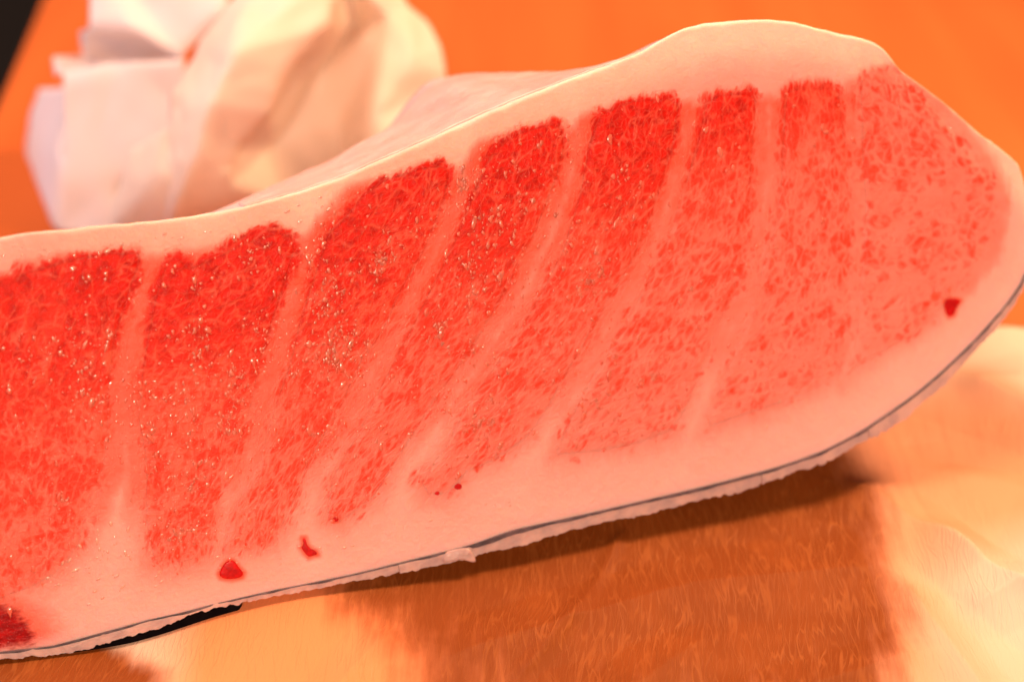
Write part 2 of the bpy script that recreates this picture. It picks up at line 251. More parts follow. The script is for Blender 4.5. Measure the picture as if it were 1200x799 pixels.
def plain(name, col, rough=0.5, col2=None, scale=200, bump=0.0, bscale=400, **kw):
    q = NT(name)
    ob = q.coord()
    c = col
    if col2: c = q.mix(q.step(q.noise(ob, scale, 4, 0.6), 0.3, 0.7), col, col2)
    q.set(color=c, rough=rough, **kw)
    if bump: q.set(normal=q.bump(q.noise(ob, bscale, 3, 0.6), bump, 0.0006))
    return q.m
M_SKIN = plain('dark_fish_skin', (0.040, 0.026, 0.036), 0.45, (0.14, 0.085, 0.095), 160, 0.4, 700)
M_BLACK = plain('gap_shade_black', (0.004, 0.003, 0.004), 0.8, (0.007, 0.005, 0.006), 300, spec=0.0)  # flat black painted as deep shade in the gap under the block
M_FLAP = plain('pale_skin_fat', (0.66, 0.41, 0.36), 0.45, (0.46, 0.30, 0.295), 120, 0.6, 500, sss=0.5, sssr=(1, .4, .25), ssss=0.0012, coat=0.2, coatr=0.2)
M_CLOT = plain('blood_clot_red', (0.62, 0.004, 0.006), 0.45, (0.40, 0.002, 0.003), 500, 0.4, 500, coat=0.15, coatr=0.15, spec=0.2)
M_MEMB = plain('belly_membrane_pink', (0.86, 0.55, 0.50), 0.4, (0.82, 0.42, 0.37), 70, 0.8, 320, coat=0.35, coatr=0.2, sss=0.6, sssr=(1, .4, .3), ssss=0.0015)
M_DROP = plain('wet_fat_flecks', (0.86, 0.20, 0.13), 0.3, (0.84, 0.10, 0.055), 260, spec=0.4, coat=0.9, coatr=0.09, sss=0.5, sssr=(1, .4, .25), ssss=0.001)

# ------------------------------------------------------------------ setting: floor, table
fl = obj('floor', mesh('floor', [(-4, -3, -0.74), (4, -3, -0.74), (4, 5, -0.74), (-4, 5, -0.74)], [(0, 1, 2, 3)], False),
         plain('dark_floor', (0.018, 0.012, 0.014), 0.5, (0.03, 0.02, 0.022), 6))
tag(fl, kind='structure')

def box(V, F, lo, hi):
    o = len(V); (a, b, c), (d, e, f) = lo, hi
    V += [(a, b, c), (d, b, c), (d, e, c), (a, e, c), (a, b, f), (d, b, f), (d, e, f), (a, e, f)]
    F += [tuple(o + i for i in q) for q in ((0, 3, 2, 1), (4, 5, 6, 7), (0, 1, 5, 4), (1, 2, 6, 5), (2, 3, 7, 6), (3, 0, 4, 7))]
q = NT('orange_wood')
ob = q.coord()
g = q.noise(q.vmul(ob, (30, 2.2, 30)), 1.0, 4, 0.6)
g2 = q.noise(q.vmul(ob, (4, 2.5, 4)), 1.0, 2, 0.5)
c = q.mix(q.step(g, 0.25, 0.75), (0.65, 0.148, 0.028), (0.57, 0.120, 0.021))
c = q.mix(q.step(g2, 0.42, 0.72), c, (0.47, 0.094, 0.016))
q.set(color=c, rough=0.42, spec=0.4, normal=q.bump(g, 0.1, 0.0005)); M_WOOD = q.m
tb = bpy.data.objects.new('wooden_table', None); COL.objects.link(tb); tb.location = (0.3, 0.4, -0.74)
tag(tb, 'plain orange brown wooden table under the fish and its paper', 'table')
TA = np.array([-0.2535, -0.0030]); TD = np.array([-0.107, 0.994])       # left edge of the top: a point and its direction
def tcorner(y): k = (y - TA[1]) / TD[1]; return TA[0] + TD[0] * k
me = bpy.data.meshes.new('tabletop'); bm = bmesh.new()
cs = [(tcorner(-0.45), -0.45), (0.75, -0.35), (0.62, 1.25), (tcorner(1.15), 1.15)]
lo = [bm.verts.new((x - 0.3, y - 0.4, 0.74 - 0.034)) for x, y in cs]; hi = [bm.verts.new((x - 0.3, y - 0.4, 0.74)) for x, y in cs]
bm.faces.new(hi); bm.faces.new(lo[::-1])
for i in range(4): bm.faces.new((lo[i], lo[(i + 1) % 4], hi[(i + 1) % 4], hi[i]))
bmesh.ops.bevel(bm, geom=list(bm.edges), offset=0.004, segments=3, affect='EDGES', profile=0.5)
bm.to_mesh(me); bm.free()
obj('tabletop', me, M_WOOD, tb)
for x, y in ((-0.18, -0.34), (0.66, -0.28), (0.55, 1.15), (-0.28, 1.05)):
    V, F = [], []; box(V, F, (x - 0.33, y - 0.43, 0), (x - 0.27, y - 0.37, 0.705)); obj('leg', mesh('leg', V, F, False), M_WOOD, tb)

# ------------------------------------------------------------------ the tuna block
def und(s, t): return 0.9 * fbm(s / 38 + 3, t / 38, 5, 3) + 0.25 * fbm(s / 9, t / 9, 9, 2)    # mm, gentle unevenness of the cut
TOPA, SKA, OUA, DRA = (np.array(x) for x in (TOP, SKIN, OUTER, DROP))
def smooth_interp(x, A, it=2):
    y = np.interp(x, A[:, 0], A[:, 1]); return y
S0, S1 = TOPA[0, 0], TOPA[-1, 0]
root = bpy.data.objects.new('tuna_block', None); COL.objects.link(root)
base = ORG * MM; root.location = base
tag(root, 'thick block of marbled fatty tuna, cut face forward, dark skin underneath', 'tuna')
def P(s, t, back=0.0, up=0.0, out=0.0):
    s = np.asarray(s, float)[..., None]; t = np.asarray(t, float)[..., None]
    bk = np.asarray(back, float)[..., None]; u = np.asarray(up, float)[..., None]; o = np.asarray(out, float)[..., None]
    return (s * vS + t * vT + bk * vB + u * vZ + o * vN) * MM

SEPA = [np.array(x) for x in SEPTA]
UW = 20.0
def flow(s, t):
    xs = []
    for A in SEPA:
        B_ = A[np.argsort(A[:, 1])]; xs.append(np.interp(t, B_[:, 1], B_[:, 0]))
    xs = np.array(xs); u = np.zeros_like(s)
    for k in range(len(xs) - 1):
        wdt = np.maximum(xs[k + 1] - xs[k], 1.0)
        a = np.clip((s - xs[k]) / wdt, 0, 1); u = u + a * (UW if 0 < k < len(xs) - 2 else 40)
    return np.stack([u, t * 1.12 + 0.0 * s, np.zeros_like(s)], -1)

def fields(s, t):
    """pigment of the cut face: lean meat share, pink stain, blood"""
    lean = np.zeros_like(s); stain = np.zeros_like(s)
    jig = 3.2 * fbm(s / 13, t / 16, 35, 3) + 1.4 * fbm(s / 5, t / 5, 31, 3) + 2.2 * fbm(s / 1.6, t / 5.0, 77, 2)
    tops = np.interp(s, TOPA[:, 0], TOPA[:, 1]); bots = np.interp(s, SKA[:, 0], SKA[:, 1])
    for gi, g in enumerate(SEGS):
        A = np.array(g['p']); sd = polysd(s, t, g['p']) + jig * (1.6 if gi < 3 else 1.2) + (0.9 if gi < 3 else 1.3 if gi > 5 else 0.4)
        lo_, hi_ = A[:, 1].min(), A[:, 1].max(); v = np.clip((hi_ - t) / (hi_ - lo_), 0, 1)
        pr = np.interp(v, np.linspace(0, 1, len(g['l'])), g['l'])
        soft = 1.6 + 5.0 * v**2
        lat = 0.92 * sstep(-3, 4, hi_ - 1.5 - t) * sstep(1.0, 0.72, v)      # fat between two muscles is tinted pink
        lean = np.maximum(lean, pr * sstep(-2.2 - (4.5 if 2 < gi < 6 else 2.2) * v, soft, sd))
        stain = np.maximum(stain, (0.30 + 0.70 * np.clip(pr * 1.3, 0, 1)) * np.maximum(0.30 * sstep(-20, 0.0, sd), np.maximum(lat * sstep(-9, -2.0, sd), sstep(-4 - 8 * v**2, 3.0 + 4 * v**2, sd))))
    bl = sstep(-5, 7, polysd(s, t, MARKS['bloodpool']) + 2.5 * fbm(s / 4, t / 4, 71, 3))
    for mk in ('clot', 'squig', 'rclot', 'rdot', 'd1'): stain = np.maximum(stain, sstep(-2.2, 0.3, polysd(s, t, MARKS[mk])))
    stain = np.maximum(stain, 0.9 * sstep(-14, 2, polysd(s, t, MARKS['bloodpool'])))
    return lean, stain, bl

NC, NR = 560, 240
sc_ = np.concatenate([np.linspace(S0, S1 - 14, NC - 60, endpoint=False), S1 - 14 * (1 - np.linspace(0, 1, 60))**1.6])
tt = np.interp(sc_, TOPA[:, 0], TOPA[:, 1]); bt = np.interp(sc_, SKA[:, 0], SKA[:, 1])
k_ = np.array([1, 4, 6, 4, 1]) / 16.0
for _ in range(3):
    tt[2:-2] = np.convolve(tt, k_, 'valid'); bt[2:-2] = np.convolve(bt, k_, 'valid')
tt = tt + 0.35 * fbm(sc_ / 4, sc_ * 0, 51, 3) ; tt[-1] = max(tt[-1], bt[-1] + 0.2); tt = np.maximum(tt, bt + 0.2)
dz = np.interp(sc_, DRA[:, 0], DRA[:, 1])
dz = np.convolve(np.pad(dz, 12, 'edge'), np.ones(25) / 25, 'valid')
DEPTH = 95.0
rows_s, rows = [], []
J = np.linspace(0, 1, NR + 1)
Sg = np.repeat(sc_[:, None], NR + 1, 1); Tg = bt[:, None] + (tt - bt)[:, None] * J
d_top = tt[:, None] - Tg; R_ = 0.6 + 1.5 * vnoise(Sg / 7, Sg * 0, 88)
rnd = np.where(d_top < R_, R_ - np.sqrt(np.maximum(R_**2 - (R_ - d_top)**2, 0)), 0) * 0.5
front = P(Sg, Tg, out=und(Sg, Tg) - rnd)
bks = np.array([2.0, 4, 7, 11, 16, 22, 30, 38, 46, 54, 60, 66, 76, 88, DEPTH])
def topsurf(s, t, b, dzz):
    f = b / 60.0
    lump = 1.3 * fbm(s / 16, b / 10, 61, 3) * np.clip(b / 10, 0, 1)
    up = dzz * np.where(f < 1, f, 1 + (f - 1) * 1.6) + lump
    return P(s, t, back=b + 0.5, up=up - 0.3)
Sb = np.repeat(sc_[:, None], len(bks), 1); Tb = np.repeat(tt[:, None], len(bks), 1); Bb = np.repeat(bks[None], NC, 0)
topv = topsurf(Sb, Tb, Bb, dz[:, None])
# the back and the underside: straight back along the skin
floorz = P(sc_, bt)[:, 2]
bot = []
for b in bks[::-1]: bot.append(P(sc_, bt, back=b))
bot = np.stack(bot, 1)
topv[..., 2] = np.maximum(topv[..., 2], bot[:, ::-1][..., 2] + 0.0004)
ring = np.concatenate([front, topv, bot], 1); nv = ring.shape[1]
F = quads(NC, nv, closed_v=True)
F.append(tuple(range(nv)[::-1])); F.append(tuple((NC - 1) * nv + j for j in range(nv)))
F = [f[::-1] for f in F]
me = mesh('flesh', ring.reshape(-1, 3), F)
lean, stain, bl = fields(Sg, Tg)
def ext(a, fillv=0.0):
    z = np.full((NC, nv), fillv); z[:, :NR + 1] = a; return z
Sall = np.concatenate([Sg, Sb, Sb], 1); Tall = np.concatenate([Tg, Tb + Bb, np.repeat(bt[:, None], len(bks), 1) - Bb[:, ::-1]], 1)
rimv = lambda s, t: sstep(22, 5, np.interp(s, sc_, tt) - t) * sstep(-80, 100, s) * 0.9 + 0.10
attr(me, 'rim', ext(rimv(Sg, Tg))); attr(me, 'lean', ext(lean)); attr(me, 'stain', ext(stain)); attr(me, 'blood', ext(bl))
mb = np.zeros((NC, nv)); mb[:, NR + 1:NR + 1 + len(bks)] = 0.7; mb[:, :NR + 1] = 0.75 * sstep(5.5, 0.5, Tg - bt[:, None]) * (0.6 + 0.4 * vnoise(Sg / 9, Tg / 3, 3)); attr(me, 'membrane', mb)
vattr(me, 'flow', flow(Sall, Tall))
flesh = obj('flesh', me, M_FLESH, root)

# each muscle segment is a piece of its own, standing a hair above the fat between
for g in SEGS:
    A = np.array(g['p']); h = 0.75
    s_ = np.arange(max(A[:, 0].min(), S0 + 1) - 3, A[:, 0].max() + 3, h); t_ = np.arange(A[:, 1].min() - 3, A[:, 1].max() + 3, h)
    gs, gt = np.meshgrid(s_, t_, indexing='ij')
    sd = polysd(gs, gt, g['p'])
    sd = np.where(gs < S0 + 1.5, -9, sd)
    tl = np.interp(gs, sc_, tt) - gt; tb_ = gt - np.interp(gs, sc_, bt)
    sd = np.minimum(sd, np.minimum(tl, tb_) - 2.0)
    jig = 0.12 * fbm(gs / 2.0, gt / 4.0, 12, 3)
    o = und(gs, gt) - 0.30 + 0.62 * sstep(-1.2, 3.5, sd) + jig * sstep(0, 2, sd)
    inside = sd > -1.2
    cell = inside[:-1, :-1] & inside[1:, :-1] & inside[:-1, 1:] & inside[1:, 1:]
    used = np.zeros_like(inside); used[:-1, :-1] |= cell; used[1:, :-1] |= cell; used[:-1, 1:] |= cell; used[1:, 1:] |= cell
    idx = -np.ones(gs.shape, int); idx[used] = np.arange(used.sum()); nn = int(used.sum())
    Vf = P(gs[used], gt[used], out=o[used]); Vb = P(gs[used], gt[used], out=o[used] * 0 - 4.0)
    ii, jj = np.nonzero(cell)
    a, b, c, d = idx[ii, jj], idx[ii + 1, jj], idx[ii + 1, jj + 1], idx[ii, jj + 1]
    Fq = np.stack([a, b, c, d], 1); Fb = np.stack([d, c, b, a], 1) + nn
    F = Fq.tolist() + Fb.tolist()
    cp = np.pad(cell, 1)
    for i, j in zip(ii, jj):
        if not cp[i + 1, j]: F.append((idx[i, j], idx[i + 1, j], idx[i + 1, j] + nn, idx[i, j] + nn)[::-1])
        if not cp[i + 1, j + 2]: F.append((idx[i, j + 1], idx[i + 1, j + 1], idx[i + 1, j + 1] + nn, idx[i, j + 1] + nn))
        if not cp[i, j + 1]: F.append((idx[i, j], idx[i, j + 1], idx[i, j + 1] + nn, idx[i, j] + nn))
        if not cp[i + 2, j + 1]: F.append((idx[i + 1, j], idx[i + 1, j + 1], idx[i + 1, j + 1] + nn, idx[i + 1, j] + nn)[::-1])
    me = mesh('muscle_segment', np.concatenate([Vf, Vb]), F)
    l_, st_, b_ = fields(gs[used], gt[used])
    for nme, v in (('lean', l_), ('stain', st_), ('blood', b_), ('membrane', b_ * 0), ('rim', rimv(gs[used], gt[used]))): attr(me, nme, np.concatenate([v, v]))
    fv = flow(gs[used], gt[used]); vattr(me, 'flow', np.concatenate([fv, fv]))
    obj('muscle_segment', me, M_MUSCLE, root)

# belly membrane lying over the top, its edge just behind the cut
m_ = (sc_ > 72) & (sc_ < 208)
cols = np.nonzero(m_)[0][::2]
mbk = np.linspace(1.2, 78, 60)
Ms = np.repeat(sc_[cols][:, None], 60, 1); Mt = np.repeat(tt[cols][:, None], 60, 1); Mb = np.repeat(mbk[None], len(cols), 0)
fade = np.sin(np.pi * np.clip((Ms - 72) / 136, 0, 1))**0.35
Mb = Mb * (0.25 + 0.75 * fade) + 0.8 * fbm(Ms / 3, Mb / 8, 4, 2)
up0 = topsurf(Ms, Mt, Mb, np.repeat(dz[cols][:, None], 60, 1))
thick = 0.55 + 0.35 * fbm(Ms / 4, Mb / 6, 14, 3) * 2
V1 = up0 + np.array([0, 0, 1]) * (thick * MM)[..., None]; V0 = up0 - np.array([0, 0, 1]) * 0.0006
n1 = V1.shape[0] * V1.shape[1]; ncol = V1.shape[0]
F = [f for f in quads(ncol, 60)] + [tuple(x + n1 for x in f[::-1]) for f in quads(ncol, 60)]
edge = [(i, 0) for i in range(ncol)] + [(ncol - 1, j) for j in range(1, 60)] + [(i, 59) for i in range(ncol - 2, -1, -1)] + [(0, j) for j in range(58, 0, -1)]
ei = [i * 60 + j for i, j in edge]
for a, b in zip(ei, ei[1:] + ei[:1]): F.append((b, a, a + n1, b + n1))
obj('belly_membrane', mesh('belly_membrane', np.concatenate([V1.reshape(-1, 3), V0.reshape(-1, 3)]), F), M_MEMB, root)

# dark skin: a thin sheet along the underside, its cut edge showing as a dark line
def strip(name, s, up_t, lo_t, back0, depth, mat, out=0.0, nb=8, extra=None):
    """closed band between two curves on the face, running back under the block"""
    n = len(s); V = []
    dd = np.linspace(back0, depth, nb)
    for b in dd:
        V.append(P(s, up_t, back=b, out=out if b == back0 else 0)); 
    for b in dd[::-1]:
        V.append(P(s, lo_t, back=b, out=out if b == back0 else 0))
    Vr = np.stack(V, 1); nv_ = Vr.shape[1]
    F = quads(n, nv_, closed_v=True); F.append(tuple(range(nv_)[::-1])); F.append(tuple((n - 1) * nv_ + j for j in range(nv_)))
    me = mesh(name, Vr.reshape(-1, 3), F, False)
    return obj(name, me, mat, root)
s = sc_[(sc_ > S0 + 0.5) & (sc_ < S1 - 1.0)]
b0 = np.interp(s, sc_, bt)
th = 0.10 + 0.40 * sstep(70, 130, s) + 0.44 * np.clip(fbm(s / 9, s * 0 + 2, 23, 4) * 4 + 0.3, 0, 1.5) + 0.7 * np.exp(-((s - 36) / 5)**2) + 0.8 * np.exp(-((s - 140) / 12)**2) + 0.5 * np.exp(-((s + 0) / 16)**2)
strip('skin', s, b0 + 0.10, b0 - th, -0.12, DEPTH - 3, M_SKIN, out=0.28)
# black strip painting the shade in the gap where the block lifts off
gp = np.array(MARKS['gap']); gs_ = np.linspace(gp[:, 0].min() + 0.3, gp[:, 0].max() - 0.3, 60)
half = 10
gu = np.interp(gs_, gp[:9, 0], gp[:9, 1]); gl_ = np.interp(gs_, gp[::-1][:9, 0], gp[::-1][:9, 1])
strip('gap_shade_strip', gs_, gu + 0.8, np.minimum(gl_ - 1.5, gu - 0.3), 1.2, 40, M_BLACK)

# pale outer layer below the skin line, torn into flaps
cuts = [S0 + 0.5] + FLAPCUTS + [S1 - 0.8]
for k in range(len(cuts) - 1):
    a, b = cuts[k] + (0.06 if k else 0), cuts[k + 1] - 0.06
    n = max(int((b - a) / 0.5), 8); s = np.linspace(a, b, n)
    upc = np.interp(s, sc_, bt) - np.interp(s, sc_[(sc_ > S0 + 0.5) & (sc_ < S1 - 1.0)], th) * 0.85
    lo_c = np.interp(s, OUA[:, 0], OUA[:, 1])
    upc = upc + np.clip(fbm(s / 5, s * 0 + 3, 211, 3) * 3.2 - 0.55, 0, 0.6)
    e = np.minimum(s - a, b - s)
    rag = 0.85 * fbm(s / 2.0, s * 0 + k, 91 + k, 4) * 2 + 0.4 * fbm(s / 9, s * 0, 7 + k, 2)
    lo_c = np.minimum(lo_c + rag + 0.35 * np.exp(-e / 0.6), upc - 0.25)
    strip('pale_flap', s, upc, lo_c, -0.1 + 0.25 * (k % 2), 16, M_FLAP, out=0.34 + 0.05 * (k % 3), nb=6)

def blob(name, outline, hgt, mat, seed, out0=0.15):
    """lumpy raised patch with the given outline on the face"""
    A = np.array(outline)
    for _ in range(2): A = np.stack([0.75 * A + 0.25 * np.roll(A, -1, 0), 0.25 * A + 0.75 * np.roll(A, -1, 0)], 1).reshape(-1, 2)
    c = A.mean(0); n = 40
    per = np.concatenate([A, A[:1]]); L_ = np.concatenate([[0], np.cumsum(np.linalg.norm(np.diff(per, axis=0), axis=1))])
    tq = np.linspace(0, L_[-1], n, endpoint=False); E = np.stack([np.interp(tq, L_, per[:, 0]), np.interp(tq, L_, per[:, 1])], 1)
    V = []; F = []; rad = [1.0, 0.93, 0.8, 0.6, 0.35]
    for ri, r in enumerate(rad):
        q_ = c + (E - c) * r
        hz = -0.4 if ri == 0 else hgt * math.sqrt(max(0, 1 - r * r)) + 0.25 * hgt * fbm(q_[:, 0] / 1.0, q_[:, 1] / 1.0, seed, 2) * 2
        V.append(P(q_[:, 0], q_[:, 1], out=und(q_[:, 0], q_[:, 1]) + out0 + hz))
    V = np.concatenate(V); V = np.concatenate([V, P(c[:1], c[1:], out=und(c[:1], c[1:]) + out0 + hgt)])
    for ri in range(len(rad) - 1):
        for j in range(n): F.append((ri * n + j, ri * n + (j + 1) % n, (ri + 1) * n + (j + 1) % n, (ri + 1) * n + j))
    for j in range(n): F.append(((len(rad) - 1) * n + j, (len(rad) - 1) * n + (j + 1) % n, len(rad) * n))
    F.append(tuple(range(n))[::-1])
    me = mesh(name, V, F); bm = bmesh.new(); bm.from_mesh(me); bmesh.ops.recalc_face_normals(bm, faces=bm.faces); bm.to_mesh(me); bm.free()
    return obj(name, me, mat, root)
blob('blood_spot', MARKS['clot'], 0.28, M_CLOT, 1)
for nm, sd_ in (('squig', 2), ('rclot', 3), ('rdot', 4), ('d1', 5), ('d2', 6), ('d3', 7)):
    blob('blood_spot', MARKS[nm], 0.15, M_CLOT, sd_, 0.10)
blob('torn_fat', MARKS['flap'], 1.1, M_FLAP, 8, 0.5)

# beads and films of moisture on the cut face
rg = np.random.default_rng(7)
bmw = bmesh.new(); tmp = bpy.data.meshes.new('t'); b2 = bmesh.new(); bmesh.ops.create_icosphere(b2, subdivisions=2, radius=1); 
tv = np.array([v.co[:] for v in b2.verts]); tf = [tuple(v.index for v in f.verts) for f in b2.faces]; b2.free(); bmw.free()
bpy.data.meshes.remove(tmp)
VV, FF = [], []
cs_ = rg.uniform(-30, S1 - 40, 130); cj = rg.uniform(0.12, 0.9, 130)
NB = 12000
pick = rg.integers(0, 130, NB); clus = rg.uniform(size=NB) < 0.6
bs = np.where(clus, cs_[pick] + rg.normal(0, 3.2, NB), rg.uniform(-30, S1 - 25, NB))
bj = np.where(clus, cj[pick] + rg.normal(0, 0.03, NB), rg.uniform(0.08, 0.97, NB))
okb = (bs < S1 - 12) & (bj > 0.06) & (bj < 0.985)
bs, bj = bs[okb], bj[okb]
btt = np.interp(bs, sc_, bt) * (1 - bj) + np.interp(bs, sc_, tt) * bj
l_, st_, _ = fields(bs, btt)
keep = rg.uniform(size=len(bs)) < 0.62 * sstep(0.4, 0.75, st_) * np.where(l_ > 0.85, 0.30, 1.0) * np.interp(bs, [-30, 10, 60, 170, 220, 300], [0.5, 0.6, 1.0, 0.95, 0.35, 0.12])
for s_, t_, lv in zip(bs[keep], btt[keep], l_[keep]):
    r_ = min(rg.lognormal(-1.02, 0.45), 1.0)
    an = rg.uniform(-0.5, 0.6); el_ = rg.choice([rg.uniform(0.9, 1.8), rg.uniform(1.8, 2.6)], p=[0.85, 0.15])
    x = tv[:, 0] * r_ * 0.8; y = tv[:, 1] * r_ * el_ * 0.8; z = tv[:, 2] * r_ * rg.uniform(0.13, 0.26)
    jb = 1 + 0.45 * (vnoise(tv[:, 0] * 1.3 + s_, tv[:, 1] * 1.3 + t_, 5) - 0.5) * 2
    x = x * (1 + 0.3 * tv[:, 1]) * jb; y = y * (1 + 0.25 * tv[:, 0]) * jb
    ca, sa = math.cos(an), math.sin(an)
    V = P(s_ + x * ca + y * sa, t_ - x * sa + y * ca, out=z + und(np.array(s_), np.array(t_)) + 0.345 * min(1.0, lv * 4))
    o_ = len(VV) * len(tv); VV.append(V); FF += [tuple(a + o_ for a in f) for f in tf]
me = mesh('moisture', np.concatenate(VV), FF)
VV, FF = [], []
def pale_bead(s_, t_, r_, an, el_):
    x = tv[:, 0] * r_ * 0.8 * (1 + 0.25 * tv[:, 1]); y = tv[:, 1] * r_ * el_ * 0.8; z = tv[:, 2] * r_ * 0.32
    ca, sa = math.cos(an), math.sin(an)
    V = P(s_ + x * ca + y * sa, t_ - x * sa + y * ca, out=z + und(np.array(s_), np.array(t_)))
    o_ = len(VV) * len(tv); VV.append(V); FF.extend(tuple(a + o_ for a in f) for f in tf)
for cs0, jj0, ss0, sj0, n_, an0 in ((10, 0.22, 7, 0.035, 34, 0.1), (2, 0.16, 9, 0.02, 26, 1.2), (30, 0.10, 16, 0.012, 22, 1.25), (-5, 0.955, 14, 0.012, 26, 1.35), (40, 0.95, 10, 0.012, 14, 1.2), (110, 0.955, 22, 0.012, 14, 1.1), (120, 0.09, 40, 0.02, 22, 1.2), (250, 0.14, 25, 0.03, 8, 0.5)):
    for _ in range(n_):
        s_ = cs0 + rg.normal(0, ss0); j_ = np.clip(jj0 + rg.normal(0, sj0), 0.03, 0.975)
        pale_bead(s_, np.interp(s_, sc_, bt) * (1 - j_) + np.interp(s_, sc_, tt) * j_, min(rg.lognormal(-1.05, 0.4), 0.8), an0 + rg.normal(0, 0.25), rg.uniform(1, 2.6))
M_PALE = plain('wet_pale_flecks', (0.86, 0.42, 0.33), 0.15, (0.86, 0.36, 0.27), 260, spec=0.6, coat=1.0, coatr=0.06, sss=0.5, sssr=(1, .4, .25), ssss=0.001)
tag(obj('fat_flecks', mesh('fat_flecks', np.concatenate(VV), FF), M_PALE, root), kind='stuff')
mo = obj('moisture', me, M_DROP, root); tag(mo, kind='stuff')

# ------------------------------------------------------------------ papers
def paper_material(name, dry, wet_shade=None, trans=0.3):
    q = NT(name)
    ob = q.coord()
    n = q.noise(ob, 9, 3, 0.6); n2 = q.noise(ob, 60, 3, 0.6)
    d2 = tuple(x * y for x, y in zip(dry, (0.95, 0.88, 0.80)))
    col = q.mix(q.step(n, 0.4, 0.7), dry, d2)
    h = q.math('MULTIPLY', n2, 0.4)
    rough = 0.6
    if wet_shade:
        col = q.mix(q.attr('grease'), col, (0.84, 0.275, 0.105)); wm = q.attr('wet_shade')
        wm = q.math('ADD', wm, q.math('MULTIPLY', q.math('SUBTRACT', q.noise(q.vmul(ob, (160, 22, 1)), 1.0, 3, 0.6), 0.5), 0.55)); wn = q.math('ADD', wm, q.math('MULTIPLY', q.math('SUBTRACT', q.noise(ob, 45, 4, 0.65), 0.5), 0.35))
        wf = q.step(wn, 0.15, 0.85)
        wp = q.noise(ob, 22, 2, 0.5, out=1); wp2 = q.noise(ob, 120, 2, 0.5, out=1)
        ow = q.vadd(ob, q.vadd(q.vmul(q.vadd(wp, (-0.5, -0.5, -0.5)), (0.009, 0.0, 0.0)), q.vmul(q.vadd(wp2, (-0.5, -0.5, -0.5)), (0.0012, 0.0, 0.0))))
        sh = q.n('ShaderNodeMapping'); sh.inputs['Rotation'].default_value = (0, 0, math.radians(6)); q.l(ow, sh.inputs[0])
        def ridge(sx, sy, w):
            nn = q.noise(q.vmul(sh.outputs[0], (sx, sy, 1)), 1.0, 1, 0.4)
            a = q.math('ABSOLUTE', q.math('SUBTRACT', nn, 0.5)); return q.math('SUBTRACT', 1.0, q.step(a, 0.0, w))
        la = q.math('MULTIPLY', ridge(320, 38, 0.045), q.step(q.noise(ob, 70, 2, 0.5), 0.35, 0.6)); lb = q.math('MULTIPLY', ridge(700, 70, 0.07), 0.35)
        sh.inputs['Rotation'].default_value = (0, 0, math.radians(9)); sh2 = q.n('ShaderNodeMapping'); sh2.inputs['Rotation'].default_value = (0, 0, math.radians(-3)); q.l(ow, sh2.inputs[0]); sh = sh2
        la = q.math('MAXIMUM', la, q.math('MULTIPLY', ridge(330, 34, 0.04), 0.8))
        vis = q.step(q.noise(ob, 26, 2, 0.5), 0.3, 0.62)
        lines = q.math('MULTIPLY', q.math('MAXIMUM', la, lb), q.math('ADD', 0.3, q.math('MULTIPLY', vis, 0.7)))
        wet_shade_col = q.mix(q.math('MULTIPLY', lines, 0.8), wet_shade, tuple(min(1, x * y) for x, y in zip(wet_shade, (1.6, 2.1, 3.4))))
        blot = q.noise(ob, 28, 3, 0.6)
        wet_shade_col = q.mix(q.math('MULTIPLY', q.step(blot, 0.45, 0.7), 0.45), wet_shade_col, tuple(min(1, x * y) for x, y in zip(wet_shade, (1.4, 1.5, 1.6))))
        col = q.mix(wf, col, wet_shade_col)
        rough = q.math('SUBTRACT', 0.65, q.math('MULTIPLY', wf, 0.12))
        h = q.math('ADD', h, q.math('MULTIPLY', lines, 0.7))
    q.set(color=col, rough=rough, spec=0.12, normal=q.bump(h, 0.5, 0.0006))
    if trans:
        tr = q.n('ShaderNodeBsdfTranslucent'); q.put(tr.inputs[0], col)
        mx = q.n('ShaderNodeMixShader'); mx.inputs[0].default_value = trans
        q.l(q.b.outputs[0], mx.inputs[1]); q.l(tr.outputs[0], mx.inputs[2]); q.l(mx.outputs[0], q.out.inputs['Surface'])
    return q.m
M_PAPER = paper_material('greasy_wrapping_paper', (0.82, 0.60, 0.46), (0.225, 0.051, 0.007), 0.0)  # second colour: wet paper, darkened further as painted shadow
M_CRUMP = paper_material('thin_cream_paper', (0.95, 0.85, 0.74), None, 0.32)
M_FOLD = paper_material('white_folded_paper', (0.92, 0.85, 0.86), None, 0.32)

# the sheet under the fish
hx = 0.8
xs = np.arange(-275, 330, hx); ys = np.concatenate([np.arange(-150, 30, hx), np.arange(30, 100, 2.0)])
X, Y = np.meshgrid(xs, ys, indexing='ij')
def crease(X, Y, a, b, amp, w_, soft=0.25):
    a = np.array(a, float); b = np.array(b, float); e = b - a; L2 = e @ e
    tq = ((X - a[0]) * e[0] + (Y - a[1]) * e[1]) / L2
    d = np.abs((X - a[0]) * e[1] - (Y - a[1]) * e[0]) / math.sqrt(L2)
    prof = np.maximum(0, 1 - d / w_); prof = prof * (1 - soft) + soft * prof**2
    return amp * prof * sstep(-0.12, 0.18, tq) * sstep(1.12, 0.82, tq)
Hs = 3.0 + 3.2 * fbm(X / 70, Y / 60, 101, 2) + 0.9 * fbm(X / 22, Y / 26, 105, 2)
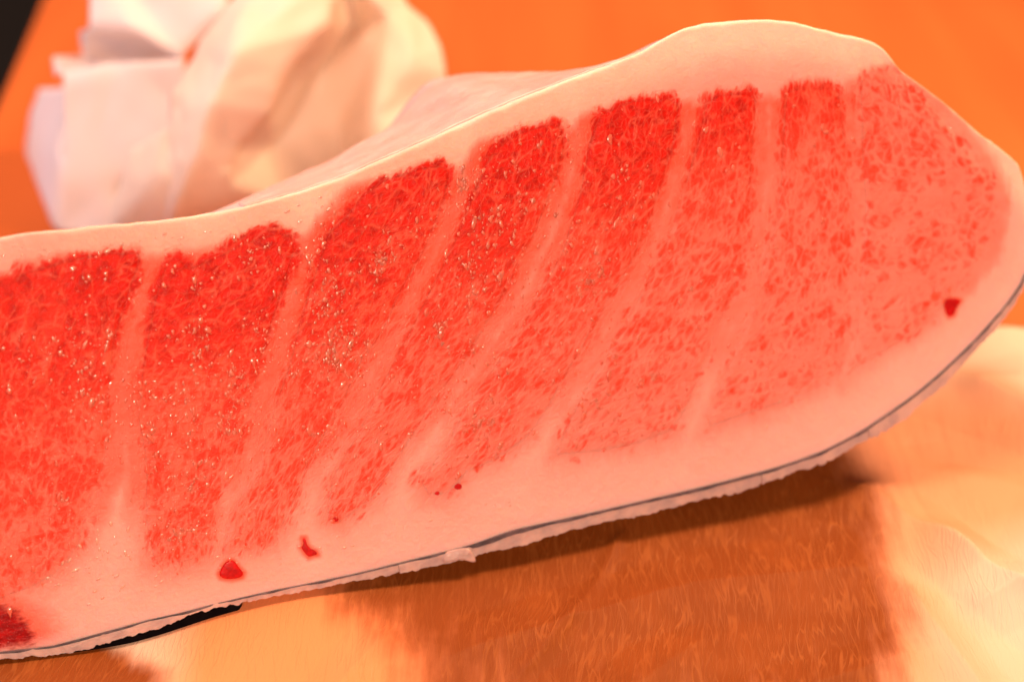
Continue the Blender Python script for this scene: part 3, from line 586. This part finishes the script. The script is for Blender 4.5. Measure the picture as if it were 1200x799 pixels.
# warm hump holding the fish at the left
Hs = Hs - 3.2 * np.exp(-((X + 122) / 34)**2 - ((Y + 86) / 16)**2)
Hs = Hs + 2.2 * np.exp(-((X + 88) / 46)**2 - ((Y + 84) / 30)**2)
for a, b, amp, w_ in [((2, -104), (27, -66), 1.5, 5), ((27, -66), (39, -36), 1.3, 4), ((150, 62), (235, 8), 9, 22), ((150, 15), (240, -12), -4, 14), ((125, -10), (160, -60), 5, 18), ((146, -38), (185, -95), 7, 16), ((150, -75), (195, -62), 5, 13),
                      ((132, -62), (150, -125), 4, 12), ((-20, -95), (62, -62), 3.0, 16), ((62, -62), (122, -55), 2.6, 18), ((-5, -150), (60, -88), 3, 14), ((-60, -120), (-40, -86), 2.5, 12),
                      ((60, -118), (140, -92), 2.2, 12), ((180, 40), (225, 60), 5, 18), ((120, -120), (128, -40), 2.0, 14), ((200, -20), (170, -70), 4, 15)]:
    Hs = Hs + crease(X, Y, a, b, amp, w_)
wet_shade_poly = [(-64, -60), (-58, -78), (-46, -85), (-36, -98), (-32, -120), (-28, -160), (118, -160), (120, -106), (128, -60), (129, -30), (126, 6), (90, 30), (-60, 20)]  # wet stain that also paints the block's shadow into the paper colour
wet_shade = np.interp(X, [-80, -45, 20], [0.45, 0.80, 1.0]) * np.interp(Y, [-125, -60], [0.78, 1.0]) * sstep(-24, 18, polysd(X, Y, wet_shade_poly) + 9 * fbm(X / 26, Y / 26, 171, 4))
wet_shade = np.maximum(wet_shade, 0.95 * sstep(-14, 9, polysd(X, Y, [(-220, -86), (-130, -88), (-112, -102), (-114, -130), (-220, -130)]) + 4 * fbm(X / 9, Y / 9, 175, 3)))
wet_shade = np.maximum(wet_shade, 0.22 * sstep(-14, 10, polysd(X, Y, [(120, -50), (150, -55), (160, 0), (210, 20), (170, 40), (120, 20)])))
# keep it below the fish, touching along the left
rel = np.stack([X, Y], -1) - ORG[:2]
ss_ = rel @ vS[:2]; bb_ = rel @ vB[:2]
und_z = ORG[2] + np.interp(ss_, OUA[:, 0], OUA[:, 1]) * vT[2]; frontb = np.interp(ss_, OUA[:, 0], OUA[:, 1]) * math.sin(EL)
under = sstep(-10, 2, bb_ - frontb) * (ss_ < OUA[-1, 0]) * (ss_ > OUA[0, 0])
cap = np.where(ss_ < 40, und_z - 0.2, und_z - 2.0)
gapm = np.exp(-((ss_ - 26) / 22)**2)
Hs = np.where(under > 0.02, np.minimum(Hs, Hs * (1 - under) + np.minimum(Hs, cap - 1.2 * gapm) * under), Hs)
Hs = np.maximum(Hs, 0.6)
ok = np.ones_like(X, bool)
n0, n1_ = X.shape
edge_y = 92 + 5 * fbm(xs / 30, xs * 0, 201, 3) - 0.10 * np.maximum(0, xs - 215)
Yw = np.minimum(Y, edge_y[:, None])
me = mesh('wrapping_paper', np.stack([X, Yw, Hs], -1).reshape(-1, 3) * MM, quads(n0, n1_))
grease = np.interp(X, [-60, 120], [1.0, 0.72]) * sstep(-25, 12, polysd(X, Y, [(-110, -60), (-105, -130), (0, -150), (130, -150), (135, -60), (150, -42), (215, -30), (215, 20), (160, 40), (100, 40)]) + 16 * fbm(X / 30, Y / 30, 181, 3))
attr(me, 'grease', grease); attr(me, 'wet_shade', wet_shade)
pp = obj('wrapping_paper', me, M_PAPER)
md = pp.modifiers.new('thickness', 'SOLIDIFY'); md.thickness = 0.0003; md.offset = -1
tag(pp, 'greasy wrinkled cream wrapping paper spread flat under the tuna block', 'paper')

def crumple(name, verts, faces, mat, seed, amp, lvl=3):
    names = list(verts); bm = bmesh.new()
    vs = {k: bm.verts.new(np.array(verts[k]) * MM) for k in names}
    for f in faces:
        try: bm.faces.new([vs[k] for k in f])
        except ValueError: pass
    bmesh.ops.triangulate(bm, faces=bm.faces)
    bmesh.ops.recalc_face_normals(bm, faces=bm.faces)
    bmesh.ops.subdivide_edges(bm, edges=bm.edges, cuts=7, use_grid_fill=True)
    for _ in range(1): bmesh.ops.smooth_vert(bm, verts=bm.verts, factor=0.5, use_axis_x=True, use_axis_y=True, use_axis_z=True)
    bm.normal_update()
    C_ = np.array([v.co[:] for v in bm.verts]) * 1000
    d = amp * (fbm(C_[:, 0] / 22 + C_[:, 1] / 31, C_[:, 2] / 24, seed, 3) * 2 + 0.7 * np.abs(fbm(C_[:, 0] / 16 - C_[:, 1] / 19, C_[:, 2] / 17 + C_[:, 0] / 40, seed + 9, 3) * 4))
    for v, dd in zip(bm.verts, d): v.co += v.normal * float(dd) * MM; v.co.z = max(v.co.z, 0.0012)
    lo = np.array([v.co[:] for v in bm.verts]); org = Vector((float(lo[:, 0].mean()), float(lo[:, 1].mean()), 0.0012))
    for v in bm.verts: v.co -= org
    me = bpy.data.meshes.new(name); bm.to_mesh(me); bm.free()
    me.polygons.foreach_set('use_smooth', [True] * len(me.polygons))
    o = obj(name, me, mat); o.location = org
    md = o.modifiers.new('thickness', 'SOLIDIFY'); md.thickness = 0.0004; md.offset = 0
    return o
fo = crumple('folded_paper', PA, PAF, M_FOLD, 301, 1.2)
tag(fo, 'stiff white folded paper standing behind the fish, left of the crumpled cream sheet', 'paper')
cr = crumple('crumpled_paper', PB, PBF, M_CRUMP, 333, 2.0)
tag(cr, 'crumpled cream translucent paper curled open behind the top of the fish', 'paper')
